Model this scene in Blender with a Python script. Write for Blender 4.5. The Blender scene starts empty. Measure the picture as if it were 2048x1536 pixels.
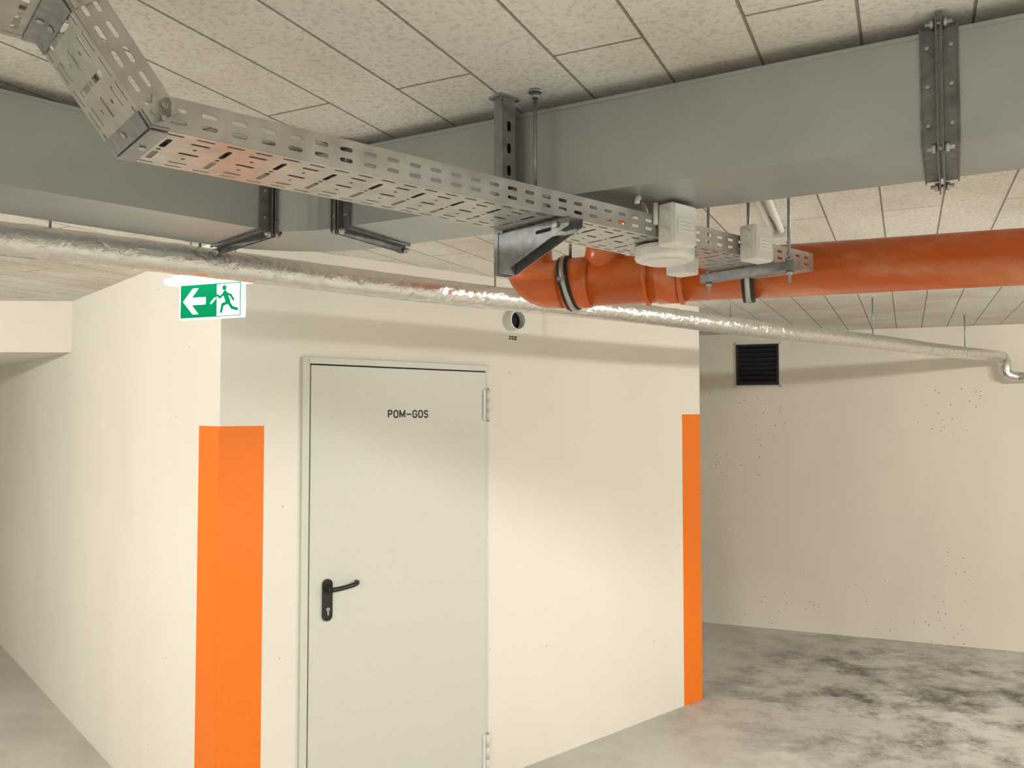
import bpy, math, random
from mathutils import Vector, Matrix
random.seed(4)
scene = bpy.context.scene
scene.view_settings.view_transform = 'Standard'
scene.view_settings.exposure = 0.0
E = 1.87            # eye height
HC = 0.715          # ceiling above eye level
CEIL = E + HC

# ------------------------------------------------------------ materials
def nmat(name):
    m = bpy.data.materials.new(name); m.use_nodes = True
    nt = m.node_tree
    b = nt.nodes['Principled BSDF']
    return m, nt, b
def flat(name, col, rough=0.6, metal=0.0, emit=None, es=0.0, bump=0.0, bscale=80, var=0.0, spec=None):
    m, nt, b = nmat(name)
    b.inputs['Base Color'].default_value = (*col, 1)
    b.inputs['Roughness'].default_value = rough
    b.inputs['Metallic'].default_value = metal
    if spec is not None: b.inputs['Specular IOR Level'].default_value = spec
    if emit:
        b.inputs['Emission Color'].default_value = (*emit, 1)
        b.inputs['Emission Strength'].default_value = es
    tc = nt.nodes.new('ShaderNodeTexCoord')
    n = nt.nodes.new('ShaderNodeTexNoise'); n.inputs['Scale'].default_value = bscale
    n.inputs['Detail'].default_value = 5
    nt.links.new(tc.outputs['Object'], n.inputs['Vector'])
    if bump:
        bp = nt.nodes.new('ShaderNodeBump'); bp.inputs['Strength'].default_value = bump
        bp.inputs['Distance'].default_value = 0.004
        nt.links.new(n.outputs['Fac'], bp.inputs['Height'])
        nt.links.new(bp.outputs['Normal'], b.inputs['Normal'])
    if var:
        mx = nt.nodes.new('ShaderNodeMix'); mx.data_type = 'RGBA'
        mx.inputs['A'].default_value = (*[c*(1-var) for c in col], 1)
        mx.inputs['B'].default_value = (*[min(1, c*(1+var)) for c in col], 1)
        nt.links.new(n.outputs['Fac'], mx.inputs['Factor'])
        nt.links.new(mx.outputs['Result'], b.inputs['Base Color'])
    return m

def wall_mat(name, col, pit_scale, pit_thr, stain=0.08, patch=.54):
    m, nt, b = nmat(name)
    N, Lk = nt.nodes, nt.links
    tc = N.new('ShaderNodeTexCoord')
    n1 = N.new('ShaderNodeTexNoise'); n1.inputs['Scale'].default_value = 1.3; n1.inputs['Detail'].default_value = 6
    mp = N.new('ShaderNodeMapping'); mp.inputs['Scale'].default_value = (1, 1, 0.45)
    Lk.new(tc.outputs['Object'], mp.inputs['Vector']); Lk.new(mp.outputs['Vector'], n1.inputs['Vector'])
    cr = N.new('ShaderNodeValToRGB')
    cr.color_ramp.elements[0].position = 0.3; cr.color_ramp.elements[1].position = 0.7
    cr.color_ramp.elements[0].color = (*[c*(1-stain) for c in col], 1)
    cr.color_ramp.elements[1].color = (*col, 1)
    Lk.new(n1.outputs['Fac'], cr.inputs['Fac'])
    v = N.new('ShaderNodeTexVoronoi'); v.inputs['Scale'].default_value = pit_scale
    Lk.new(tc.outputs['Object'], v.inputs['Vector'])
    lt = N.new('ShaderNodeMath'); lt.operation = 'LESS_THAN'; lt.inputs[1].default_value = pit_thr
    Lk.new(v.outputs['Distance'], lt.inputs[0])
    n2 = N.new('ShaderNodeTexNoise'); n2.inputs['Scale'].default_value = 1.1; n2.inputs['Detail'].default_value = 2
    Lk.new(tc.outputs['Object'], n2.inputs['Vector'])
    gt = N.new('ShaderNodeMath'); gt.operation = 'GREATER_THAN'; gt.inputs[1].default_value = patch
    Lk.new(n2.outputs['Fac'], gt.inputs[0])
    mu = N.new('ShaderNodeMath'); mu.operation = 'MULTIPLY'
    Lk.new(lt.outputs[0], mu.inputs[0]); Lk.new(gt.outputs[0], mu.inputs[1])
    mx = N.new('ShaderNodeMix'); mx.data_type = 'RGBA'
    mx.inputs['B'].default_value = (0.36, 0.31, 0.24, 1)
    Lk.new(cr.outputs['Color'], mx.inputs['A'])
    Lk.new(mu.outputs[0], mx.inputs['Factor'])
    Lk.new(mx.outputs['Result'], b.inputs['Base Color'])
    n3 = N.new('ShaderNodeTexNoise'); n3.inputs['Scale'].default_value = 45; n3.inputs['Detail'].default_value = 8
    Lk.new(tc.outputs['Object'], n3.inputs['Vector'])
    bp = N.new('ShaderNodeBump'); bp.inputs['Strength'].default_value = 0.4; bp.inputs['Distance'].default_value = 0.005
    Lk.new(n3.outputs['Fac'], bp.inputs['Height']); Lk.new(bp.outputs['Normal'], b.inputs['Normal'])
    b.inputs['Roughness'].default_value = 0.75
    return m

WALLC = (0.87, 0.83, 0.745)
M_wall = wall_mat('painted_concrete', WALLC, 9, 0.035)
M_wall2 = wall_mat('painted_concrete_pitted', (0.86, 0.815, 0.72), 20, 0.11, 0.10, .55)
M_orange = flat('orange_wall_paint', (0.90, 0.195, 0.003), 0.6, bump=0.4, bscale=60, var=0.05)
M_door = flat('door_grey_white', (0.66, 0.655, 0.58), 0.42, bump=0.05, bscale=30, var=0.02)
M_black = flat('black_plastic', (0.012, 0.012, 0.012), 0.35)
M_text = flat('black_lettering', (0.01, 0.01, 0.01), 0.5)
M_white = flat('white_plastic', (0.74, 0.73, 0.69), 0.4)
M_steel = flat('steel', (0.45, 0.45, 0.44), 0.35, 0.9)
M_dark = flat('void_shade', (0.006, 0.006, 0.007), 0.8)  # near-black colour standing in for shade inside gaps and hollows
M_rubber = flat('rubber', (0.015, 0.015, 0.016), 0.6)
M_green = flat('sign_green', (0.0, 0.10, 0.04), 0.8, emit=(0.0, 0.32, 0.11), es=0.8, spec=0.05)
M_signw = flat('sign_white', (0.8, 0.85, 0.85), 0.7, emit=(0.9, 1.0, 1.0), es=2.0, spec=0.1)
M_label = flat('label_paper', (0.85, 0.85, 0.84), 0.6)
M_grey = flat('grey_print', (0.50, 0.50, 0.52), 0.6)

def galv(name, c0, c1, rough=0.38, scale=30, metal=0.85, stretch=(1,1,1), bump=0.05):
    m, nt, b = nmat(name); N, Lk = nt.nodes, nt.links
    tc = N.new('ShaderNodeTexCoord'); mp = N.new('ShaderNodeMapping'); mp.inputs['Scale'].default_value = stretch
    Lk.new(tc.outputs['Object'], mp.inputs['Vector'])
    n = N.new('ShaderNodeTexNoise'); n.inputs['Scale'].default_value = scale; n.inputs['Detail'].default_value = 6
    Lk.new(mp.outputs['Vector'], n.inputs['Vector'])
    cr = N.new('ShaderNodeValToRGB')
    cr.color_ramp.elements[0].position = .3; cr.color_ramp.elements[1].position = .7
    cr.color_ramp.elements[0].color = (*c0, 1); cr.color_ramp.elements[1].color = (*c1, 1)
    Lk.new(n.outputs['Fac'], cr.inputs['Fac']); Lk.new(cr.outputs['Color'], b.inputs['Base Color'])
    bp = N.new('ShaderNodeBump'); bp.inputs['Strength'].default_value = bump; bp.inputs['Distance'].default_value = .003
    Lk.new(n.outputs['Fac'], bp.inputs['Height']); Lk.new(bp.outputs['Normal'], b.inputs['Normal'])
    b.inputs['Metallic'].default_value = metal; b.inputs['Roughness'].default_value = rough
    return m
M_duct = galv('galvanised_duct', (0.40, 0.43, 0.43), (0.47, 0.50, 0.495), 0.38, 5, 0.8, bump=0.03)
M_flange = galv('galvanised_flange', (0.14, 0.145, 0.148), (0.24, 0.25, 0.25), 0.45, 40, 0.8)
M_tray = galv('galvanised_tray', (0.42, 0.41, 0.39), (0.56, 0.55, 0.525), 0.36, 25, 0.85)
M_strut = galv('galvanised_strut', (0.24, 0.25, 0.255), (0.36, 0.37, 0.37), 0.42, 50, 0.8)

def foil_mat():
    m, nt, b = nmat('aluminium_foil'); N, Lk = nt.nodes, nt.links
    tc = N.new('ShaderNodeTexCoord')
    n = N.new('ShaderNodeTexNoise'); n.inputs['Scale'].default_value = 22; n.inputs['Detail'].default_value = 7; n.inputs['Distortion'].default_value = 1.5
    Lk.new(tc.outputs['Object'], n.inputs['Vector'])
    bp = N.new('ShaderNodeBump'); bp.inputs['Strength'].default_value = 0.8; bp.inputs['Distance'].default_value = .009
    Lk.new(n.outputs['Fac'], bp.inputs['Height']); Lk.new(bp.outputs['Normal'], b.inputs['Normal'])
    b.inputs['Base Color'].default_value = (0.74, 0.73, 0.70, 1)
    b.inputs['Metallic'].default_value = 0.95; b.inputs['Roughness'].default_value = 0.2
    return m
M_foil = foil_mat()

def pipe_mat():
    m, nt, b = nmat('orange_pvc'); N, Lk = nt.nodes, nt.links
    tc = N.new('ShaderNodeTexCoord'); mp = N.new('ShaderNodeMapping')
    mp.inputs['Rotation'].default_value = (0, 0, math.radians(20)); mp.inputs['Scale'].default_value = (2.5, 9, 9)
    Lk.new(tc.outputs['Object'], mp.inputs['Vector'])
    n = N.new('ShaderNodeTexNoise'); n.inputs['Scale'].default_value = 1.6; n.inputs['Detail'].default_value = 8
    Lk.new(mp.outputs['Vector'], n.inputs['Vector'])
    cr = N.new('ShaderNodeValToRGB')
    cr.color_ramp.elements[0].position = .48; cr.color_ramp.elements[1].position = .8
    cr.color_ramp.elements[0].color = (0.60, 0.115, 0.015, 1); cr.color_ramp.elements[1].color = (0.70, 0.27, 0.12, 1)
    Lk.new(n.outputs['Fac'], cr.inputs['Fac']); Lk.new(cr.outputs['Color'], b.inputs['Base Color'])
    b.inputs['Roughness'].default_value = 0.24
    return m
M_pvc = pipe_mat()

def ceil_mat():
    m, nt, b = nmat('insulation_boards'); N, Lk = nt.nodes, nt.links
    tc = N.new('ShaderNodeTexCoord')
    d1 = N.new('ShaderNodeVectorMath'); d1.operation = 'DOT_PRODUCT'; d1.inputs[1].default_value = (.438, .899, 0)
    d2 = N.new('ShaderNodeVectorMath'); d2.operation = 'DOT_PRODUCT'; d2.inputs[1].default_value = (.899, -.438, 0)
    Lk.new(tc.outputs['Object'], d1.inputs[0]); Lk.new(tc.outputs['Object'], d2.inputs[0])
    ad = N.new('ShaderNodeMath'); ad.operation = 'ADD'; ad.inputs[1].default_value = .439 + .186*60
    Lk.new(d2.outputs['Value'], ad.inputs[0])
    ad2 = N.new('ShaderNodeMath'); ad2.operation = 'ADD'; ad2.inputs[1].default_value = 60.13
    Lk.new(d1.outputs['Value'], ad2.inputs[0])
    cb = N.new('ShaderNodeCombineXYZ'); Lk.new(ad2.outputs[0], cb.inputs['X']); Lk.new(ad.outputs[0], cb.inputs['Y'])
    br = N.new('ShaderNodeTexBrick')
    br.inputs['Scale'].default_value = 1; br.inputs['Brick Width'].default_value = 1.1
    br.inputs['Row Height'].default_value = .186; br.inputs['Mortar Size'].default_value = .0034
    br.inputs['Mortar Smooth'].default_value = .6
    br.inputs['Color1'].default_value = (0.88, 0.855, 0.805, 1); br.inputs['Color2'].default_value = (0.83, 0.805, 0.75, 1)
    br.inputs['Mortar'].default_value = (0.34, 0.30, 0.24, 1)
    Lk.new(cb.outputs[0], br.inputs['Vector'])
    n = N.new('ShaderNodeTexNoise'); n.inputs['Scale'].default_value = 85; n.inputs['Detail'].default_value = 6
    Lk.new(tc.outputs['Object'], n.inputs['Vector'])
    n2 = N.new('ShaderNodeTexNoise'); n2.inputs['Scale'].default_value = 2.2; n2.inputs['Detail'].default_value = 5
    Lk.new(tc.outputs['Object'], n2.inputs['Vector'])
    cr = N.new('ShaderNodeValToRGB'); cr.color_ramp.elements[0].color = (.82, .79, .74, 1); cr.color_ramp.elements[1].color = (1, 1, 1, 1)
    cr.color_ramp.elements[0].position = .32; cr.color_ramp.elements[1].position = .56
    Lk.new(n2.outputs['Fac'], cr.inputs['Fac'])
    cr2 = N.new('ShaderNodeValToRGB'); cr2.color_ramp.elements[0].color = (.72, .69, .64, 1); cr2.color_ramp.elements[1].color = (1, 1, 1, 1)
    cr2.color_ramp.elements[0].position = .35; cr2.color_ramp.elements[1].position = .5
    Lk.new(n.outputs['Fac'], cr2.inputs['Fac'])
    m1 = N.new('ShaderNodeMix'); m1.data_type = 'RGBA'; m1.blend_type = 'MULTIPLY'; m1.inputs['Factor'].default_value = 1
    Lk.new(br.outputs['Color'], m1.inputs['A']); Lk.new(cr.outputs['Color'], m1.inputs['B'])
    m2 = N.new('ShaderNodeMix'); m2.data_type = 'RGBA'; m2.blend_type = 'MULTIPLY'; m2.inputs['Factor'].default_value = .6
    Lk.new(m1.outputs['Result'], m2.inputs['A']); Lk.new(cr2.outputs['Color'], m2.inputs['B'])
    Lk.new(m2.outputs['Result'], b.inputs['Base Color'])
    inv = N.new('ShaderNodeMath'); inv.operation = 'MULTIPLY_ADD'; inv.inputs[1].default_value = -2.5; 
    Lk.new(br.outputs['Fac'], inv.inputs[0]); Lk.new(n.outputs['Fac'], inv.inputs[2])
    bp = N.new('ShaderNodeBump'); bp.inputs['Strength'].default_value = .7; bp.inputs['Distance'].default_value = .006
    Lk.new(inv.outputs[0], bp.inputs['Height']); Lk.new(bp.outputs['Normal'], b.inputs['Normal'])
    b.inputs['Roughness'].default_value = .9
    return m
M_ceil = ceil_mat()

def floor_mat():
    m, nt, b = nmat('concrete_floor'); N, Lk = nt.nodes, nt.links
    tc = N.new('ShaderNodeTexCoord')
    n1 = N.new('ShaderNodeTexNoise'); n1.inputs['Scale'].default_value = 1.1; n1.inputs['Detail'].default_value = 8; n1.inputs['Roughness'].default_value = .65
    n2 = N.new('ShaderNodeTexNoise'); n2.inputs['Scale'].default_value = 2.3; n2.inputs['Detail'].default_value = 12; n2.inputs['Roughness'].default_value = .76
    Lk.new(tc.outputs['Object'], n1.inputs['Vector']); Lk.new(tc.outputs['Object'], n2.inputs['Vector'])
    c1 = N.new('ShaderNodeValToRGB'); e = c1.color_ramp.elements
    e[0].position = .42; e[1].position = .62; e[0].color = (.60, .585, .53, 1); e[1].color = (.49, .475, .43, 1)
    Lk.new(n1.outputs['Fac'], c1.inputs['Fac'])
    c2 = N.new('ShaderNodeValToRGB'); e = c2.color_ramp.elements
    e[0].position = .45; e[1].position = .62; e[0].color = (0, 0, 0, 1); e[1].color = (1, 1, 1, 1)
    Lk.new(n2.outputs['Fac'], c2.inputs['Fac'])
    # stained zone where the vehicles stand
    ds = N.new('ShaderNodeVectorMath'); ds.operation = 'DISTANCE'; ds.inputs[1].default_value = (2.9, 5.3, 0)
    Lk.new(tc.outputs['Object'], ds.inputs[0])
    mr = N.new('ShaderNodeMapRange'); mr.inputs['From Min'].default_value = .9; mr.inputs['From Max'].default_value = 2.2
    mr.inputs['To Min'].default_value = 1.0; mr.inputs['To Max'].default_value = .10
    Lk.new(ds.outputs['Value'], mr.inputs['Value'])
    mu = N.new('ShaderNodeMath'); mu.operation = 'MULTIPLY'; Lk.new(c2.outputs['Color'], mu.inputs[0]); Lk.new(mr.outputs[0], mu.inputs[1])
    mx = N.new('ShaderNodeMix'); mx.data_type = 'RGBA'; mx.inputs['B'].default_value = (.11, .105, .085, 1)
    Lk.new(c1.outputs['Color'], mx.inputs['A']); Lk.new(mu.outputs[0], mx.inputs['Factor'])
    Lk.new(mx.outputs['Result'], b.inputs['Base Color'])
    b.inputs['Roughness'].default_value = .5
    bp = N.new('ShaderNodeBump'); bp.inputs['Strength'].default_value = .15; bp.inputs['Distance'].default_value = .004
    Lk.new(n2.outputs['Fac'], bp.inputs['Height']); Lk.new(bp.outputs['Normal'], b.inputs['Normal'])
    return m
M_floor = floor_mat()

# ------------------------------------------------------------ helpers
def link(o, parent=None):
    scene.collection.objects.link(o)
    if parent is not None: o.parent = parent
    return o
def empty(name):
    o = bpy.data.objects.new(name, None); o.empty_display_size = .1
    return link(o)
def mesh(name, v, f, mat, parent=None, smooth=False):
    me = bpy.data.meshes.new(name); me.from_pydata([tuple(x) for x in v], [], f); me.update()
    me.materials.append(mat)
    if smooth:
        for p in me.polygons: p.use_smooth = True
    return link(bpy.data.objects.new(name, me), parent)
def box(name, c, ax, ay, az, mat, parent=None, bevel=0.0):
    """c centre, ax/ay/az full-size edge vectors"""
    c, ax, ay, az = Vector(c), Vector(ax)/2, Vector(ay)/2, Vector(az)/2
    if ax.cross(ay).dot(az) < 0: ax = -ax
    v = [c+sx*ax+sy*ay+sz*az for sz in (-1, 1) for sy in (-1, 1) for sx in (-1, 1)]
    f = [(0,2,3,1),(4,5,7,6),(0,1,5,4),(2,6,7,3),(0,4,6,2),(1,3,7,5)]
    o = mesh(name, v, f, mat, parent)
    if bevel:
        bm = o.modifiers.new('b', 'BEVEL'); bm.width = bevel; bm.segments = 3
    return o
def prism(name, pts, z0, z1, mat, parent=None):
    n = len(pts)
    area = sum(pts[i][0]*pts[(i+1)%n][1]-pts[(i+1)%n][0]*pts[i][1] for i in range(n))
    if area < 0: pts = pts[::-1]
    v = [(p[0], p[1], z0) for p in pts]+[(p[0], p[1], z1) for p in pts]
    f = [tuple(range(n))[::-1], tuple(range(n, 2*n))]+[(i, (i+1)%n, n+(i+1)%n, n+i) for i in range(n)]
    return mesh(name, v, f, mat, parent)
def frame_of(d):
    d = d.normalized(); u = Vector((0,0,1)) if abs(d.z) < .9 else Vector((1,0,0))
    a = d.cross(u).normalized(); return a, d.cross(a).normalized()
def cyl(name, p, q, r, mat, parent=None, seg=24, r2=None, cap=True):
    p, q = Vector(p), Vector(q); a, b = frame_of(q-p); r2 = r if r2 is None else r2
    v = []; f = []
    for k, (c, rr) in enumerate(((p, r), (q, r2))):
        for i in range(seg):
            t = 2*math.pi*i/seg; v.append(c+rr*(math.cos(t)*a+math.sin(t)*b))
    for i in range(seg):
        j = (i+1)%seg; f.append((i, i+seg, j+seg, j))
    nf = len(f)
    if cap: f += [tuple(range(seg)), tuple(range(seg, 2*seg))[::-1]]
    o = mesh(name, v, f, mat, parent)
    for pl in o.data.polygons[:nf]: pl.use_smooth = True
    return o
def sweep(name, pts, r, mat, parent=None, seg=24, radii=None):
    pts = [Vector(p) for p in pts]; v = []; f = []
    a = None
    for i, p in enumerate(pts):
        d = (pts[min(i+1, len(pts)-1)]-pts[max(i-1, 0)]).normalized()
        if a is None: a, b = frame_of(d)
        else:
            a = (a-d*a.dot(d)).normalized(); b = d.cross(a).normalized()
        rr = radii[i] if radii else r
        for k in range(seg):
            t = 2*math.pi*k/seg; v.append(p+rr*(math.cos(t)*a+math.sin(t)*b))
    for i in range(len(pts)-1):
        for k in range(seg):
            j = (k+1)%seg; f.append((i*seg+k, i*seg+j, (i+1)*seg+j, (i+1)*seg+k))
    f += [tuple(range(seg))[::-1], tuple(range((len(pts)-1)*seg, len(pts)*seg))]
    return mesh(name, v, f, mat, parent, smooth=True)
def arc3(p0, p1, p2, n=10):
    p0, p1, p2 = Vector(p0), Vector(p1), Vector(p2)
    return [(1-t)**2*p0+2*t*(1-t)*p1+t*t*p2 for t in [i/n for i in range(n+1)]]
def plate(name, outer, holes, origin, U, V, thick, mat, parent=None):
    """flat sheet with real holes: 2D outline in (u,v)"""
    cu = bpy.data.curves.new(name, 'CURVE'); cu.dimensions = '2D'; cu.fill_mode = 'BOTH'; cu.extrude = thick/2
    for poly in [outer]+holes:
        sp = cu.splines.new('POLY'); sp.points.add(len(poly)-1)
        for i, p in enumerate(poly): sp.points[i].co = (p[0], p[1], 0, 1)
        sp.use_cyclic_u = True
    tmp = bpy.data.objects.new(name, cu); scene.collection.objects.link(tmp)
    bpy.context.view_layer.update()
    dg = bpy.context.evaluated_depsgraph_get()
    me = bpy.data.meshes.new_from_object(tmp.evaluated_get(dg))
    bpy.data.objects.remove(tmp)
    U, V = Vector(U).normalized(), Vector(V).normalized(); W = U.cross(V); o = Vector(origin)
    M = Matrix(((U.x,V.x,W.x,o.x),(U.y,V.y,W.y,o.y),(U.z,V.z,W.z,o.z),(0,0,0,1)))
    me.transform(M); me.materials.clear(); me.materials.append(mat)
    return link(bpy.data.objects.new(name, me), parent)
def slot(cx, cy, l, w, ang=0, n=5):
    r = w/2; h = l/2-r; pts = []
    for k in range(n+1):
        t = -math.pi/2+math.pi*k/n; pts.append((h+r*math.cos(t), r*math.sin(t)))
    for k in range(n+1):
        t = math.pi/2+math.pi*k/n; pts.append((-h+r*math.cos(t), r*math.sin(t)))
    c, s = math.cos(ang), math.sin(ang)
    return [(cx+x*c-y*s, cy+x*s+y*c) for x, y in pts]
def P(x, y, h): return Vector((x, y, E+h))
Z = Vector((0, 0, 1))

# ------------------------------------------------------------ room shell
D = Vector((.755, .656, 0)).normalized()      # along the door wall
L = Vector((-.665, .747, 0)).normalized()     # along the left wall
ND = Vector((D.y, -D.x, 0))                   # door wall outward normal
NL = -D                                       # left wall outward normal
C = Vector((-1.182, 3.28, 0)); R = C+3.22*D
BW0 = Vector((1.729, 7.35, 0)); BD = Vector((.929, -.37, 0)).normalized()
def backy(x): return 7.35-.37/.929*(x-1.729)
XR, XL, YR = 6.5, -7.0, -4.5
mesh('floor', [(XL-.3, YR-.3, 0), (XR+.3, YR-.3, 0), (XR+.3, 12, 0), (XL-.3, 12, 0)], [(0,1,2,3)], M_floor)
mesh('ceiling', [(XL-.3, YR-.3, CEIL), (XR+.3, YR-.3, CEIL), (XR+.3, 12, CEIL), (XL-.3, 12, CEIL)], [(3,2,1,0)], M_ceil)
c1 = C+.863*L
pts = [C, R, R+4.1*L, Vector((-6.2, 10.3, 0)), C+7.6*L+.02*D, c1+.02*D, c1]
prism('wall_center', [(p.x, p.y) for p in pts], 0, CEIL, M_wall)
prism('wall_back', [(XL, backy(XL)), (XR, backy(XR)), (XR, backy(XR)+.3), (XL, backy(XL)+.3)], 0, CEIL, M_wall2)
prism('wall_right', [(XR, YR), (XR+.2, YR), (XR+.2, backy(XR)+.3), (XR, backy(XR)+.3)], 0, CEIL, M_wall)
prism('wall_left', [(XL, YR), (XL-.2, YR), (XL-.2, backy(XL)+.3), (XL, backy(XL)+.3)], 0, CEIL, M_wall)
prism('wall_rear', [(XL, YR), (XR, YR), (XR, YR-.2), (XL, YR-.2)], 0, CEIL, M_wall)
# soffit / beam to the left
q0 = C+2.43*L; q1 = C+7.0*L
prism('ceiling_beam', [(XL, 5.02), (q0.x+.03, q0.y+.02), (q1.x+.03, q1.y), (XL, q1.y)], E+.39, CEIL, M_wall)

# painted corner stripes
def stripe(corner, da, wa, db, wb, na, nb, z0, z1):
    t = .0015
    o = empty('painted_stripe')
    for nm, d, w, n in (('face_1', da, wa, na), ('face_2', db, wb, nb)):
        c = corner+d*(w/2)+n*t/2
        box(nm, (c.x, c.y, (z0+z1)/2), d*(w+t), n*t, Z*(z1-z0), M_orange, o)
stripe(C, D, .187, L, .217, ND, NL, 0, 1.82)
stripe(R, -D, .19, L, .19, ND, D, 0, 1.868)

# ------------------------------------------------------------ door
def WD(s, h, out=0.0): 
    p = C+D*s+ND*out; return Vector((p.x, p.y, h))
dr = empty('door_1')
s0, s1, zt = .392, 1.371, 2.084
box('leaf', WD((s0+s1)/2, zt/2+.005, .010), D*(s1-s0), ND*.02, Z*(zt-.01), M_door, dr, bevel=.003)
box('gap', WD((s0+s1)/2, zt/2+.003, .003), D*(s1-s0+.012), ND*.006, Z*(zt+.006), M_dark, dr)
box('frame_left', WD(s0-.021, (zt+.035)/2, .008), D*.034, ND*.016, Z*(zt+.035), M_door, dr, bevel=.003)
box('frame_right', WD(s1+.014, (zt+.035)/2, .006), D*.02, ND*.012, Z*(zt+.035), M_door, dr, bevel=.003)
box('frame_top', WD((s0+s1)/2, zt+.021, .008), D*(s1-s0+.05), ND*.016, Z*.030, M_door, dr, bevel=.003)
for i, (za, zb) in enumerate(((1.839, 1.994), (.07, .252))):
    zc = [(za+(zb-za)*k/3) for k in range(4)]
    for k in range(3):
        cyl('hinge_%d_%d' % (i, k), WD(s1+.006, zc[k]+.001, .03), WD(s1+.006, zc[k+1]-.001, .03), .011, M_white, dr)
    cyl('hinge_pin_%d' % i, WD(s1+.006, za-.008, .03), WD(s1+.006, zb+.008, .03), .006, M_steel, dr)
    box('hinge_leaf_%d' % i, WD(s1-.006, (za+zb)/2, .022), D*.03, ND*.012, Z*(zb-za), M_white, dr)
# handle
pl = slot(0, 0, .182, .046, math.pi/2, 10)
plate('handle_plate', pl, [], WD(.474, 1.058, .026), D, Z, .012, M_black, dr)
cyl('handle_neck', WD(.474, 1.108, .02), WD(.474, 1.108, .072), .011, M_black, dr)
cyl('handle_rose', WD(.474, 1.108, .03), WD(.474, 1.108, .042), .018, M_black, dr)
hp = [WD(.474, 1.108, .068), WD(.50, 1.109, .074), WD(.54, 1.112, .075), WD(.575, 1.116, .073), WD(.598, 1.120, .066), WD(.608, 1.121, .052), WD(.609, 1.121, .040)]
sm = []
for i in range(len(hp)-1):
    for k in range(4):
        sm.append(hp[i].lerp(hp[i+1], k/4))
sm.append(hp[-1])
sweep('handle_lever', sm, .0105, M_black, dr, 16)
cyl('key_cylinder', WD(.474, 1.018, .031), WD(.474, 1.018, .035), .0085, M_steel, dr)
box('key_cylinder_tail', WD(.474, 1.004, .033), D*.008, ND*.004, Z*.022, M_steel, dr)

# grotesque capitals for the door lettering, stroked as flat plates (units: cap height = 1)
def letter(ch):
    """returns (width, [polylines])"""
    def arc(cx, cy, rx, ry, a0, a1, n=14):
        return [(cx+rx*math.cos(math.radians(a0+(a1-a0)*i/n)), cy+ry*math.sin(math.radians(a0+(a1-a0)*i/n))) for i in range(n+1)]
    if ch == 'P': return .50, [[(0, 0), (0, 1), (.28, 1)]+arc(.28, .74, .22, .26, 90, -90)+[(0, .48)]]
    if ch == 'O': return .56, [arc(.28, .72, .28, .28, 0, 180)+arc(.28, .28, .28, .28, 180, 360)+[(.56, .72)]]
    if ch == 'M': return .70, [[(0, 0), (0, 1), (.35, .15), (.70, 1), (.70, 0)]]
    if ch == '-': return .62, [[(-.04, .46), (.66, .46)]]
    if ch == 'G': return .56, [arc(.28, .72, .28, .28, 10, 180)+arc(.28, .28, .28, .28, 180, 360)+[(.56, .47), (.32, .47)]]
    if ch == 'S': return .50, [arc(.25, .745, .25, .255, 15, 235, 14)+arc(.25, .255, .25, .265, 55, -165, 14)]
def stroke_text(s, origin, U, V, total_w, cap, sw, mat, parent):
    gap = .30; ws = [letter(c)[0] for c in s]; tot = sum(ws)+gap*(len(s)-1)
    sx = total_w/tot; x = -tot/2
    vs, fs = [], []
    W = Vector(U).cross(Vector(V)).normalized()
    def quad(pts2, z):
        b = len(vs)
        for (a, c) in pts2: vs.append(Vector(origin)+U*a+V*c+W*z)
        fs.append(tuple(range(b, b+len(pts2))))
    k = 0
    for c, w in zip(s, ws):
        for pl_ in letter(c)[1]:
            pp = [((x+px_)*sx, (py_-.5)*cap) for px_, py_ in pl_]
            for a, b in zip(pp[:-1], pp[1:]):
                a, b = Vector(a), Vector(b); d = (b-a)
                if d.length < 1e-6: continue
                n = Vector((-d.y, d.x)).normalized()*sw/2
                quad([a-n, b-n, b+n, a+n], .0003+k*1e-6)
            for a in pp[1:-1]:
                quad([(a[0]+sw/2*math.cos(t*math.pi/4), a[1]+sw/2*math.sin(t*math.pi/4)) for t in range(8)], .0002+k*1e-6)
            k += 1
        x += w+gap
    return mesh('lettering', vs, fs, mat, parent)
stroke_text('POM-GOS', WD(.896, 1.870, .0202), D, Z, .222, .032, .0078, M_text, dr)

# ------------------------------------------------------------ wall sleeve + sticker
sl = empty('pipe_sleeve')
c = WD(1.572, 2.367)
def ring(name, c, n, ro, ri, l, mat, parent, seg=40):
    a, b = frame_of(n); v = []; f = []
    for (r, o) in ((ro, 0), (ro, l), (ri, l), (ri, 0)):
        for i in range(seg):
            t = 2*math.pi*i/seg; v.append(c+n*o+r*(math.cos(t)*a+math.sin(t)*b))
    for k in range(4):
        for i in range(seg):
            j = (i+1)%seg; kk = (k+1)%4; f.append((k*seg+i, k*seg+j, kk*seg+j, kk*seg+i))
    return mesh(name, v, f, mat, parent, smooth=False)
ring('sleeve', c, ND, .053, .047, .045, M_white, sl)
cyl('hole_shade_disc', c, c+ND*.002, .047, M_dark, sl, 40)  # flat black disc, darkness of the hole put into its colour
stk = empty('wall_sticker')
cc = WD(1.572, 2.275, .001)
box('label', cc, D*.068, ND*.002, Z*.030, M_label, stk)
for i, (a, w) in enumerate(((-.022, .012), (-.004, .014), (.016, .018))):
    box('print_%d' % i, cc+D*a+ND*.0012, D*w, ND*.001, Z*.020, M_text, stk)
    box('print_line_%d' % i, cc+D*a+ND*.0019, D*w*.6, ND*.0006, Z*.004, M_label, stk)

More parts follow.
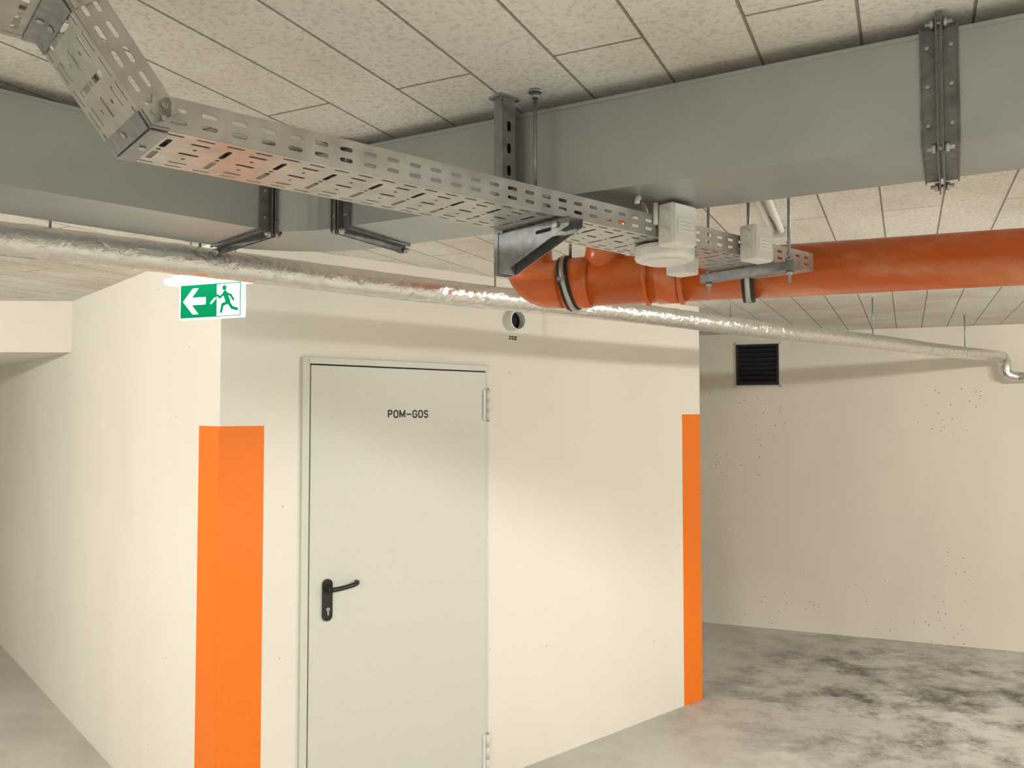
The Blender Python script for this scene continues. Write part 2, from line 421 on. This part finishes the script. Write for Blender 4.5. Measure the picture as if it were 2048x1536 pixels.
# ------------------------------------------------------------ vent grille on back wall
NB = Vector((BD.y, -BD.x, 0))
if NB.y > 0: NB = -NB
vg = empty('ventilation_grille')
vc = BW0+BD*.482; vc.z = E+.436
box('backing', vc+NB*.003, BD*.36, NB*.006, Z*.36, M_dark, vg)
M_grill = flat('grille_black', (.012, .014, .020), .45)
for sx in (-1, 1):
    box('side_%d' % sx, vc+BD*(.172*sx)+NB*.012, BD*.018, NB*.024, Z*.36, M_grill, vg)
    box('rail_%d' % sx, vc+Z*(.172*sx)+NB*.012, BD*.36, NB*.024, Z*.018, M_grill, vg)
for i in range(8):
    z = -.145+i*.0415
    box('louvre_%d' % i, vc+Z*z+NB*.014, BD*.33, NB*.018-Z*.02, Z*.006+NB*.003, M_grill, vg)
for sx in (-1, 1):
    box('plaster_side_%d' % sx, vc+BD*(.190*sx)+NB*.004, BD*.02, NB*.008, Z*.40, M_wall, vg)
    box('plaster_rail_%d' % sx, vc+Z*(.190*sx)+NB*.004, BD*.40, NB*.008, Z*.02, M_wall, vg)

# ------------------------------------------------------------ ventilation duct
dk = empty('ventilation_duct')
HB, HT = .484, .685
A = Vector((-.453, 2.09, 0)); RD = Vector((.878, -.478, 0)).normalized(); RN = Vector((-RD.y, RD.x, 0))
B = Vector((-.630, 2.13, 0)); LD = Vector((-.713, -.70, 0)).normalized(); LN = Vector((LD.y, -LD.x, 0))
WR_, WL_ = .255, .285
A2 = A+RN*WR_; B2 = B+LN*WL_
eR = 5.4; eL = 6.0
prism('run_right', [(p.x, p.y) for p in (A, A+RD*eR, A2+RD*eR, A2)], E+HB, E+HT, M_duct, dk)
prism('run_left', [(p.x, p.y) for p in (B, B+LD*eL, B2+LD*eL, B2)], E+HB, E+HT, M_duct, dk)
outer = arc3(B2, ((A2+B2)/2+Vector((.0, .15, 0))), A2, 16)
thr = arc3(A, (A+B)/2+Vector((.0, .03, 0)), B, 6)
prism('elbow', [(p.x, p.y) for p in outer+thr], E+HB, E+HT, M_duct, dk)
def flange(nm, p, d, n, w, fin=.026):
    """p near-bottom point, d duct dir, n across (away), w width"""
    ctr = p+n*w/2
    zc = E+(HB+HT)/2; hh = HT-HB
    def bar(s, a, th, ft):
        o = Vector((ctr.x, ctr.y, 0))+d*s
        box(nm+'_near_'+a, (o-n*(w/2+th/2))+Z*zc, d*ft, n*th, Z*(hh+2*th), M_flange, dk)
        box(nm+'_far_'+a, (o+n*(w/2+th/2))+Z*zc, d*ft, n*th, Z*(hh+2*th), M_flange, dk)
        box(nm+'_under_'+a, o+Z*(E+HB-th/2), d*ft, n*(w), Z*th, M_flange, dk)
        box(nm+'_over_'+a, o+Z*(E+HT+min(th, .02)/2), d*ft, n*(w), Z*min(th, .02), M_flange, dk)
    bar(-.004, 'a', fin, .003); bar(.004, 'b', fin, .003)
    bar(-.018, 'c', .004, .024); bar(.018, 'd', .004, .024)
    bar(-.030, 'e', .007, .003); bar(.030, 'f', .007, .003)
    for s in (-.019, .019):
        for k in range(3):
            q = p+d*s-n*.004; q = Vector((q.x, q.y, E+HB+.03+k*(hh-.06)/2))
            cyl(nm+'_rivet', q, q-n*.004, .0035, M_steel, dk, 10)
    for cz in (HB-.013, HT+.010):
        for nn in (-.012, w+.012):
            q = p+n*nn; q = Vector((q.x, q.y, E+cz))
            cyl(nm+'_bolt', q-d*.022, q+d*.022, .0045, M_steel, dk, 8)
            cyl(nm+'_nut', q-d*.014, q-d*.006, .009, M_steel, dk, 6)
            cyl(nm+'_nut2', q+d*.006, q+d*.014, .009, M_steel, dk, 6)
flange('flange_right', A+RD*1.386, RD, RN, WR_)
flange('flange_elbow_r', A+RD*.012, RD, RN, WR_, fin=.02)
flange('flange_elbow_l', B+LD*.012, LD, LN, WL_, fin=.02)
for (a0, dd, e0) in ((A, RD, eR), (B, LD, eL)):
    nn = RN if dd is RD else LN
    c = a0+dd*e0/2-nn*.001
    box('seam_top', Vector((c.x, c.y, E+HT-.003)), dd*e0, nn*.004, Z*.008, M_duct, dk)

# hanger rod in front of the duct
hr = empty('threaded_hanger_rod')
cyl('rod', P(.051, 1.765, .455), P(.051, 1.765, HC), .0045, M_strut, hr, 12)
cyl('ceiling_washer', P(.051, 1.765, HC-.006), P(.051, 1.765, HC), .015, M_strut, hr, 20)
cyl('ceiling_nut', P(.051, 1.765, HC-.018), P(.051, 1.765, HC-.006), .009, M_strut, hr, 6)
rr = P(.051, 1.765, .468)
box('duct_rail', rr+RN*.18, RD*.03, RN*.40, Z*.022, M_strut, hr)
q = rr+RN*.37
cyl('rod_far', Vector((q.x, q.y, E+.455)), Vector((q.x, q.y, CEIL)), .0045, M_strut, hr, 12)

# ------------------------------------------------------------ cable tray
TD = Vector((.763, .646, 0)).normalized(); TW = Vector((-TD.y, TD.x, 0)); TWID = .18; TH = .048
ct = empty('cable_tray')
PB = P(-.49, 1.144, .405)
P0 = PB-TD*.025; TLEN = 1.785
def tray_seg(nm, o, d, length, pitch=.045):
    up = d.cross(TW).normalized(); th = .0015
    if up.z < 0: up = -up
    n = int(length/pitch); m0 = (length-n*pitch)/2
    rc = [(0, 0), (length, 0), (length, TH), (0, TH)]
    hs = []
    for i in range(n):
        x = m0+(i+.5)*pitch
        hs += [slot(x, TH*.30, .024, .0070), slot(x, TH*.68, .024, .0070)]
    plate(nm+'_side_near', rc, hs, o, d, up, th, M_tray, ct)
    plate(nm+'_side_far', rc, hs, o+TW*TWID, d, up, th, M_tray, ct)
    rb = [(0, 0), (length, 0), (length, TWID), (0, TWID)]
    hb = []
    for i in range(n):
        x = m0+(i+.5)*pitch
        hb += [slot(x, .014, .028, .006), slot(x, TWID-.014, .028, .006)]
        if i % 2 == 0:
            hb += [slot(x, .058, .045, .009, math.pi/2), slot(x, .125, .045, .009, math.pi/2), slot(x, .0915, .008, .008)]
        else:
            hb += [slot(x, .038, .030, .007), slot(x, .0915, .032, .008), slot(x, .145, .030, .007), slot(x, .064, .007, .007), slot(x, .118, .007, .007)]
    plate(nm+'_bottom', rb, hb, o, d, TW, th, M_tray, ct)
    for k, s in ((0, 1), (1, -1)):
        e = o+TW*(TWID*k)+up*TH+TW*(s*.004)
        box(nm+'_lip_%d' % k, e+d*length/2, d*length, TW*.010, up*.003, M_tray, ct)
    return up
tray_seg('run', P0, TD, TLEN)
ang = math.radians(53)
d2 = (-TD*math.cos(ang)+Z*math.sin(ang)).normalized()
SL = .188
P1 = P0+d2*SL
u2 = tray_seg('riser', P1, -d2, SL, .036)
P2 = P1-TD*1.6
tray_seg('upper_run', P2, TD, 1.6)
def coupling(nm, pt, da, db, la, lb):
    for tag, d, l in (('a', da, la), ('b', db, lb)):
        up = d.cross(TW).normalized()
        if up.z < 0: up = -up
        box(nm+'_under_'+tag, pt+TW*(TWID/2)+d*l/2-up*.003, d*l, TW*TWID*.94, up*.002, M_strut, ct)
        box(nm+'_side_'+tag, pt-TW*.003+d*l/2+up*TH/2, d*l, TW*.002, up*TH*.9, M_tray, ct)
        for k in (.3, .7):
            q = pt-TW*.004+d*l*.6+up*TH*k
            cyl(nm+'_bolt', q, q-TW*.003, .004, M_steel, ct, 10)
        q = pt+TW*TWID*.5+d*l*.55-up*.004
        cyl(nm+'_bolt_u', q, q-up*.003, .005, M_steel, ct, 10)
coupling('lower_bend', P0, TD, d2, .026, .026)
coupling('upper_bend', P1, -d2, -TD, .02, .02)
M_cable = flat('cable_dark', (.05, .05, .05), .6)
for i in range(4):
    off = .025+.030*i
    a = P0+TW*off+Z*.008
    b = P0+TW*off+TD*TLEN*.78+Z*.008
    pts = [a.lerp(b, k/20)+TW*(.006*math.sin(k*1.3+i)) for k in range(21)]
    sweep('cable_%d' % i, pts, .006, M_cable, ct, 8)

# strut + cantilever bracket
br = empty('cantilever_bracket')
sp = PB+TD*.79+TW*(TWID+.021); sp = Vector((sp.x, sp.y, 0))
hs = [slot(.0175, .035+.05*i, .024, .011, math.pi/2) for i in range(7)]
SB = E+.31; SLN = CEIL-SB
plate('strut_face', [(0,0),(.035,0),(.035,SLN),(0,SLN)], hs, sp-TD*.0175-TW*.015+Z*SB, TD, Z, .002, M_strut, br)
box('strut_side_a', sp-TD*.0175+Z*(SB+SLN/2), TD*.002, TW*.03, Z*SLN, M_strut, br)
box('strut_side_b', sp+TD*.0175+Z*(SB+SLN/2), TD*.002, TW*.03, Z*SLN, M_strut, br)
box('strut_web', sp+TW*.012+Z*(SB+SLN/2), TD*.035, TW*.002, Z*SLN, M_dark, br)
box('head_plate', sp+Z*(CEIL-.003), TD*.06, TW*.04, Z*.006, M_strut, br)
ao = sp-TW*.002+Z*(E+.400)
cheek = [(0, 0), (.225, 0), (.225, -.018), (.20, -.026), (.045, -.078), (.02, -.088), (0, -.088)]
for s in (-.020, .020):
    plate('arm_cheek', cheek, [slot(.15, -.018, .05, .008)], ao+TD*s, -TW, Z, .002, M_strut, br)
box('arm_top', ao-TW*.1125-Z*.001, TD*.042, TW*.225, Z*.002, M_strut, br)
box('arm_heel', ao-TW*.001-Z*.044, TD*.045, TW*.003, Z*.095, M_strut, br)
q = ao-TW*.19-TD*.021-Z*.012
cyl('arm_bolt', q, q-TD*.006, .007, M_steel, br, 6)
q = sp-TD*.0185+Z*(E+.50); cyl('strut_bolt', q, q-TD*.01, .009, M_steel, br, 6)
q = sp-TW*.016+Z*(E+.515)+TD*.008; cyl('strut_bolt2', q, q-TW*.009, .009, M_steel, br, 6)

# trapeze hanger near the far end
tz = empty('trapeze_hanger')
tc_ = PB+TD*1.56
na = tc_-TW*.045; fa = tc_+TW*(TWID+.03)
mid = (na+fa)/2; ln = (fa-na).length+.04
box('channel', Vector((mid.x, mid.y, E+.390)), TD*.028, TW*ln, Z*.020, M_strut, tz)
box('channel_lip', Vector((mid.x, mid.y, E+.378)), TD*.034, TW*ln, Z*.003, M_strut, tz)
for q in (na, fa):
    cyl('rod', Vector((q.x, q.y, E+.345)), Vector((q.x, q.y, CEIL)), .004, M_strut, tz, 10)
    cyl('nut_low', Vector((q.x, q.y, E+.366)), Vector((q.x, q.y, E+.376)), .010, M_steel, tz, 6)
    cyl('nut_up', Vector((q.x, q.y, E+.401)), Vector((q.x, q.y, E+.410)), .010, M_steel, tz, 6)

# ------------------------------------------------------------ junction boxes + sounder
def jbox(t, size, hgt, hc, nm='junction_box'):
    o = empty(nm)
    c = PB+TD*t-TW*(.004+.022); c = Vector((c.x, c.y, E+hc))
    box('body', c, TD*size, TW*.044, Z*hgt, M_white, o, bevel=.005)
    box('lid', c-TW*.0235, TD*size*.94, TW*.006, Z*hgt*.94, M_white, o, bevel=.003)
    lc = c-TW*.0272-Z*.004
    box('label', lc, TD*size*.66, TW*.001, Z*hgt*.36, M_label, o)
    for k in range(3):
        box('label_print_%d' % k, lc-TW*.0007+Z*(hgt*.09-k*hgt*.09), TD*size*(.44 if k % 2 else .50), TW*.0004, Z*.0012, M_grey, o)
    for sx in (-1, 1):
        for sz in (-1, 1):
            q = c-TW*.026+TD*(sx*size*.41)+Z*(sz*hgt*.41)
            cyl('screw', q, q-TW*.0015, .0025, M_white, o, 10)
    for sz in (-1, 1):
        q = c-TD*size/2+Z*(sz*hgt*.22)
        cyl('gland', q, q-TD*.006, .012, M_white, o, 16)
    return o, c
j1, cj1 = jbox(1.115, .083, .096, .430)
j2, cj2 = jbox(1.435, .080, .090, .432)
lp = []
b0 = cj1+TD*(-.03)+Z*.035+TW*.01
for k in range(25):
    t = math.pi*k/24
    lp.append(b0+TD*(-.045+.05*math.cos(t))+TW*(.03)+TW*(.03*math.cos(t))+Z*(.025*math.sin(t)))
sweep('cable_loop', lp, .006, M_white, j1, 10)
sweep('cable_drop', [cj1+TD*(-.05)+Z*z+TW*.02 for z in (.05, .02, 0)], .006, M_white, j1, 10)

sd = empty('warning_sounder')
sc = PB+TD*1.165+TW*.050; sc = Vector((sc.x, sc.y, E+.404))
def lathe(name, c, prof, mat, parent, seg=48):
    v = []; f = []
    for (r, z) in prof:
        for i in range(seg):
            t = 2*math.pi*i/seg; v.append(c+Vector((r*math.cos(t), r*math.sin(t), z)))
    for k in range(len(prof)-1):
        for i in range(seg):
            j = (i+1)%seg; f.append((k*seg+i, k*seg+j, (k+1)*seg+j, (k+1)*seg+i))
    f += [tuple(range(seg)), tuple(range((len(prof)-1)*seg, len(prof)*seg))[::-1]]
    return mesh(name, v, f, mat, parent, smooth=False)
lathe('body', sc, [(.060, -.002), (.070, -.004), (.0715, -.012), (.0715, -.030), (.068, -.036), (.064, -.038)], M_white, sd)
lathe('cap', sc, [(.050, -.038), (.050, -.042), (.044, -.044)], M_white, sd)
gb = PB+TD*1.31+TW*.11; gb = Vector((gb.x, gb.y, E+.375))
box('terminal_box', gb+Z*.004, TD*.06, TW*.06, Z*.044, M_white, sd, bevel=.004)

# ------------------------------------------------------------ orange drain pipe
dp = empty('drain_pipe')
OD = Vector((.935, -.354, 0)).normalized(); RPI = .080
O0 = P(.155, 2.735, .44)
cyl('run', O0, O0+OD*6.2, RPI, M_pvc, dp, 48)
bend = arc3(O0, O0-OD*.105, O0-OD*.105+Z*.105, 12)
topv = bend[-1]
sweep('elbow', [O0+OD*.02]+bend+[topv+Z*.02], RPI+.002, M_pvc, dp, 48)
cyl('riser', topv, Vector((topv.x, topv.y, CEIL)), RPI, M_pvc, dp, 48)
def collar(s, l, r, mat=M_pvc, nm='collar'):
    a = O0+OD*s
    sweep(nm, [a, a+OD*.004, a+OD*(l-.004), a+OD*l], r, mat, dp, 48, radii=[RPI, r, r, RPI])
collar(.035, .085, RPI+.006)
collar(.03, .014, RPI+.010)
collar(.30, .016, RPI+.009)
collar(.34, .07, RPI+.004)
collar(.41, .018, RPI+.010)
bo = O0+OD*.16
bdir = (OD*.45+Vector((-.35, .2, 0))+Z*.9).normalized()
be = bo+bdir*((CEIL-bo.z)/bdir.z)
cyl('branch', bo, bo+bdir*.20, .074, M_pvc, dp, 40, r2=.062)
cyl('branch_pipe', bo+bdir*.19, be, .056, M_pvc, dp, 40)
cyl('branch_collar', bo+bdir*.17, bo+bdir*.21, .066, M_pvc, dp, 40)
def clamp(s, tilt=0.0):
    a = O0+OD*s; dd = (OD+Z*tilt).normalized()
    for nm, w, r, m in (('clamp_rubber', .036, RPI+.013, M_rubber), ('clamp_band', .016, RPI+.017, M_steel)):
        sweep(nm, [a-dd*w/2, a-dd*w/2+dd*.001, a+dd*w/2-dd*.001, a+dd*w/2], r, m, dp, 48, radii=[RPI, r, r, RPI])
    cyl('clamp_rod', a+Z*RPI, Vector((a.x, a.y, CEIL)), .005, M_strut, dp, 10)
    box('clamp_ear', a+Z*.0-Vector((-OD.y, OD.x, 0))*(RPI+.020), dd*.024, Vector((-OD.y, OD.x, 0))*.028, Z*.012, M_steel, dp)
clamp(.045, .18); clamp(.625)

# ------------------------------------------------------------ foil-insulated pipe
fp = empty('insulated_pipe')
F0 = P(-1.29, 2.04, .442); FD = Vector((5.12, 4.26, 0)).normalized(); FL = 6.62
Fs = F0-FD*4.5; Fe = F0+FD*FL
random.seed(2)
pts = []; rad = []; n = 300
FR = .0435
for i in range(n+1):
    t = i/n; p = Fs.lerp(Fe, t); pts.append(p+Z*(.003*math.sin(i*.11)))
    rad.append(FR*(1+.025*math.sin(i*1.9)*random.random()+.02*random.random()))
sweep('run', pts, FR, M_foil, fp, 28, radii=rad)
endp = arc3(Fe, Fe+FD*.09, Fe+FD*.09-Z*.09, 8)
turn = arc3(endp[-1], endp[-1]-Z*.06, endp[-1]-Z*.06+BD*.08, 8)
sweep('elbow', endp+turn[1:], .038, M_foil, fp, 24)
sweep('wall_run', [turn[-1], turn[-1]+BD*2.0], .034, M_foil, fp, 24)
for u in (-.575, -.388, -.021, .271, .447, .5605):
    t = (F0.x-u*F0.y)/(u*FD.y-FD.x)
    p = F0+FD*t
    cyl('hanger_rod', Vector((p.x, p.y, E+.46)), Vector((p.x, p.y, CEIL)), .0040, M_strut, fp, 10)

# ------------------------------------------------------------ white conduits on ceiling
cd = empty('ceiling_conduit')
cdir = Vector((.395, .919, 0)).normalized(); cn = Vector((cdir.y, -cdir.x, 0))
for k in (0, 1):
    a = P(.60, 2.16, HC-.014)+cn*(.034*k)
    cyl('conduit_%d' % k, a, a+cdir*1.02, .0115, M_white, cd, 14)
q = P(.60, 2.16, HC-.02)+cdir*1.06+cn*.017
box('conduit_box', q, cdir*.09, cn*.09, Z*.04, M_white, cd, bevel=.004)

# ------------------------------------------------------------ exit sign
ex = empty('emergency_exit_sign')
SD = Vector((.929, -.37, 0)).normalized(); SN = Vector((SD.y, -SD.x, 0))
if SN.y > 0: SN = -SN
scn = P(-1.060, 2.85, .400)
SWD, SHT = .284, .128
box('panel', scn, SD*SWD, SN*.016, Z*SHT, M_signw, ex, bevel=.003)
base = slot(0, 0, .385, .14, 0, 12)
plate('base_plate', base, [], scn+Z*(SHT/2+.006), SD, -SN, .010, M_signw, ex)
base2 = slot(0, 0, .33, .09, 0, 12)
plate('base_housing', base2, [], scn+Z*(SHT/2+.026), SD, -SN, .03, M_white, ex)
for s in (-.1, .1):
    q = scn+SD*s
    cyl('suspension_rod', Vector((q.x, q.y, scn.z+SHT/2+.04)), Vector((q.x, q.y, CEIL)), .004, M_strut, ex, 8)
fo = scn+SN*.0092
def sgn(nm, poly, lvl, mat): 
    return plate(nm, poly, [], fo+SN*(.0006*lvl), SD, Z, .0005, mat, ex)
w2, h2 = SWD/2-.008, SHT/2-.005
sgn('green_field', [(-w2, -h2), (w2, -h2), (w2, h2), (-w2, h2)], 0, M_green)
sgn('arrow', [(-.122, 0), (-.078, .046), (-.052, .046), (-.083, .013), (-.020, .013), (-.020, -.013), (-.083, -.013), (-.052, -.046), (-.078, -.046)], 1, M_signw)
sgn('doorway', [(.030, -h2+.003), (w2-.004, -h2+.003), (w2-.004, h2-.004), (.030, h2-.004)], 1, M_signw)
def stroke(nm, a, b, w, mat, lvl=2):
    a, b = Vector((a[0], a[1])), Vector((b[0], b[1])); d = b-a
    sgn(nm, slot((a.x+b.x)/2, (a.y+b.y)/2, d.length+w, w, math.atan2(d.y, d.x)), lvl, mat)
sgn('head', slot(.063, .041, .0191, .019, 0, 8), 2, M_green)
stroke('torso', (.066, .022), (.080, -.008), .020, M_green)
stroke('arm_f1', (.062, .022), (.044, .008), .009, M_green); stroke('arm_f2', (.044, .008), (.034, .016), .009, M_green)
stroke('arm_b1', (.070, .022), (.092, .014), .009, M_green, 3); stroke('arm_b2', (.092, .014), (.103, -.002), .009, M_green, 3)
stroke('leg_f1', (.080, -.010), (.056, -.018), .012, M_green, 3); stroke('leg_f2', (.056, -.018), (.050, -.042), .011, M_green, 3)
stroke('leg_b1', (.082, -.010), (.098, -.030), .012, M_green, 4); stroke('leg_b2', (.098, -.030), (.120, -.036), .011, M_green, 4)
stroke('trail_w', (.022, .006), (.004, -.010), .007, M_signw, 1)

# ------------------------------------------------------------ unseen lamps: first inferred from the wall shadow, others added as fill
M_tube = flat('lamp_tube', (1, 1, 1), .4, emit=(1, .95, .86), es=4.0)
def lamp(x, y, ang, watts, drop=.085, down=False, tilt=0.0):
    o = empty('unseen_lamp')
    d = Vector((math.cos(ang), math.sin(ang), 0)); n = Vector((-d.y, d.x, 0))
    box('housing', Vector((x, y, CEIL-.01)), d*1.25, n*.09, Z*.02, M_white, o, bevel=.004)
    cyl('tube', Vector((x, y, CEIL-.032))-d*.58, Vector((x, y, CEIL-.032))+d*.58, .010, M_tube, o, 16)
    for s in (-1, 1):
        box('socket', Vector((x, y, CEIL-.03))+d*(.595*s), d*.03, n*.04, Z*.03, M_white, o)
    for k in (-.4, 0, .4):
        l = bpy.data.lights.new('unseen_light', 'SPOT' if down else 'POINT'); l.energy = watts/3; l.shadow_soft_size = .035; l.color = (1, .975, .925)
        if down: l.spot_size = math.radians(172); l.spot_blend = .15
        lo = bpy.data.objects.new('unseen_light', l); lo.location = Vector((x, y, CEIL-drop))+d*k; link(lo, o)
lamp(2.45, .12, math.radians(-28.6), 290, down=True)
lamp(-3.7, 1.8, math.radians(46), 165)  # added fill lamp, brightens the left wall
lamp(3.6, 2.8, math.radians(-22), 150)  # added fill lamp for the back wall and floor
lamp(-1.9, -2.7, math.radians(20), 270, .14, down=True)  # added fill lamp behind the camera, front light

w = bpy.data.worlds.new('world'); scene.world = w; w.use_nodes = True
w.node_tree.nodes['Background'].inputs['Color'].default_value = (1, .95, .88, 1)
w.node_tree.nodes['Background'].inputs['Strength'].default_value = .05

# ------------------------------------------------------------ camera
cam = bpy.data.cameras.new('camera'); co = bpy.data.objects.new('camera', cam); link(co)
cam.sensor_width = 36; cam.sensor_fit = 'HORIZONTAL'; cam.lens = 36*1620/2048
cam.clip_start = .02
co.location = (0, 0, E); co.rotation_euler = (math.radians(90+2.12), 0, 0)
scene.camera = co
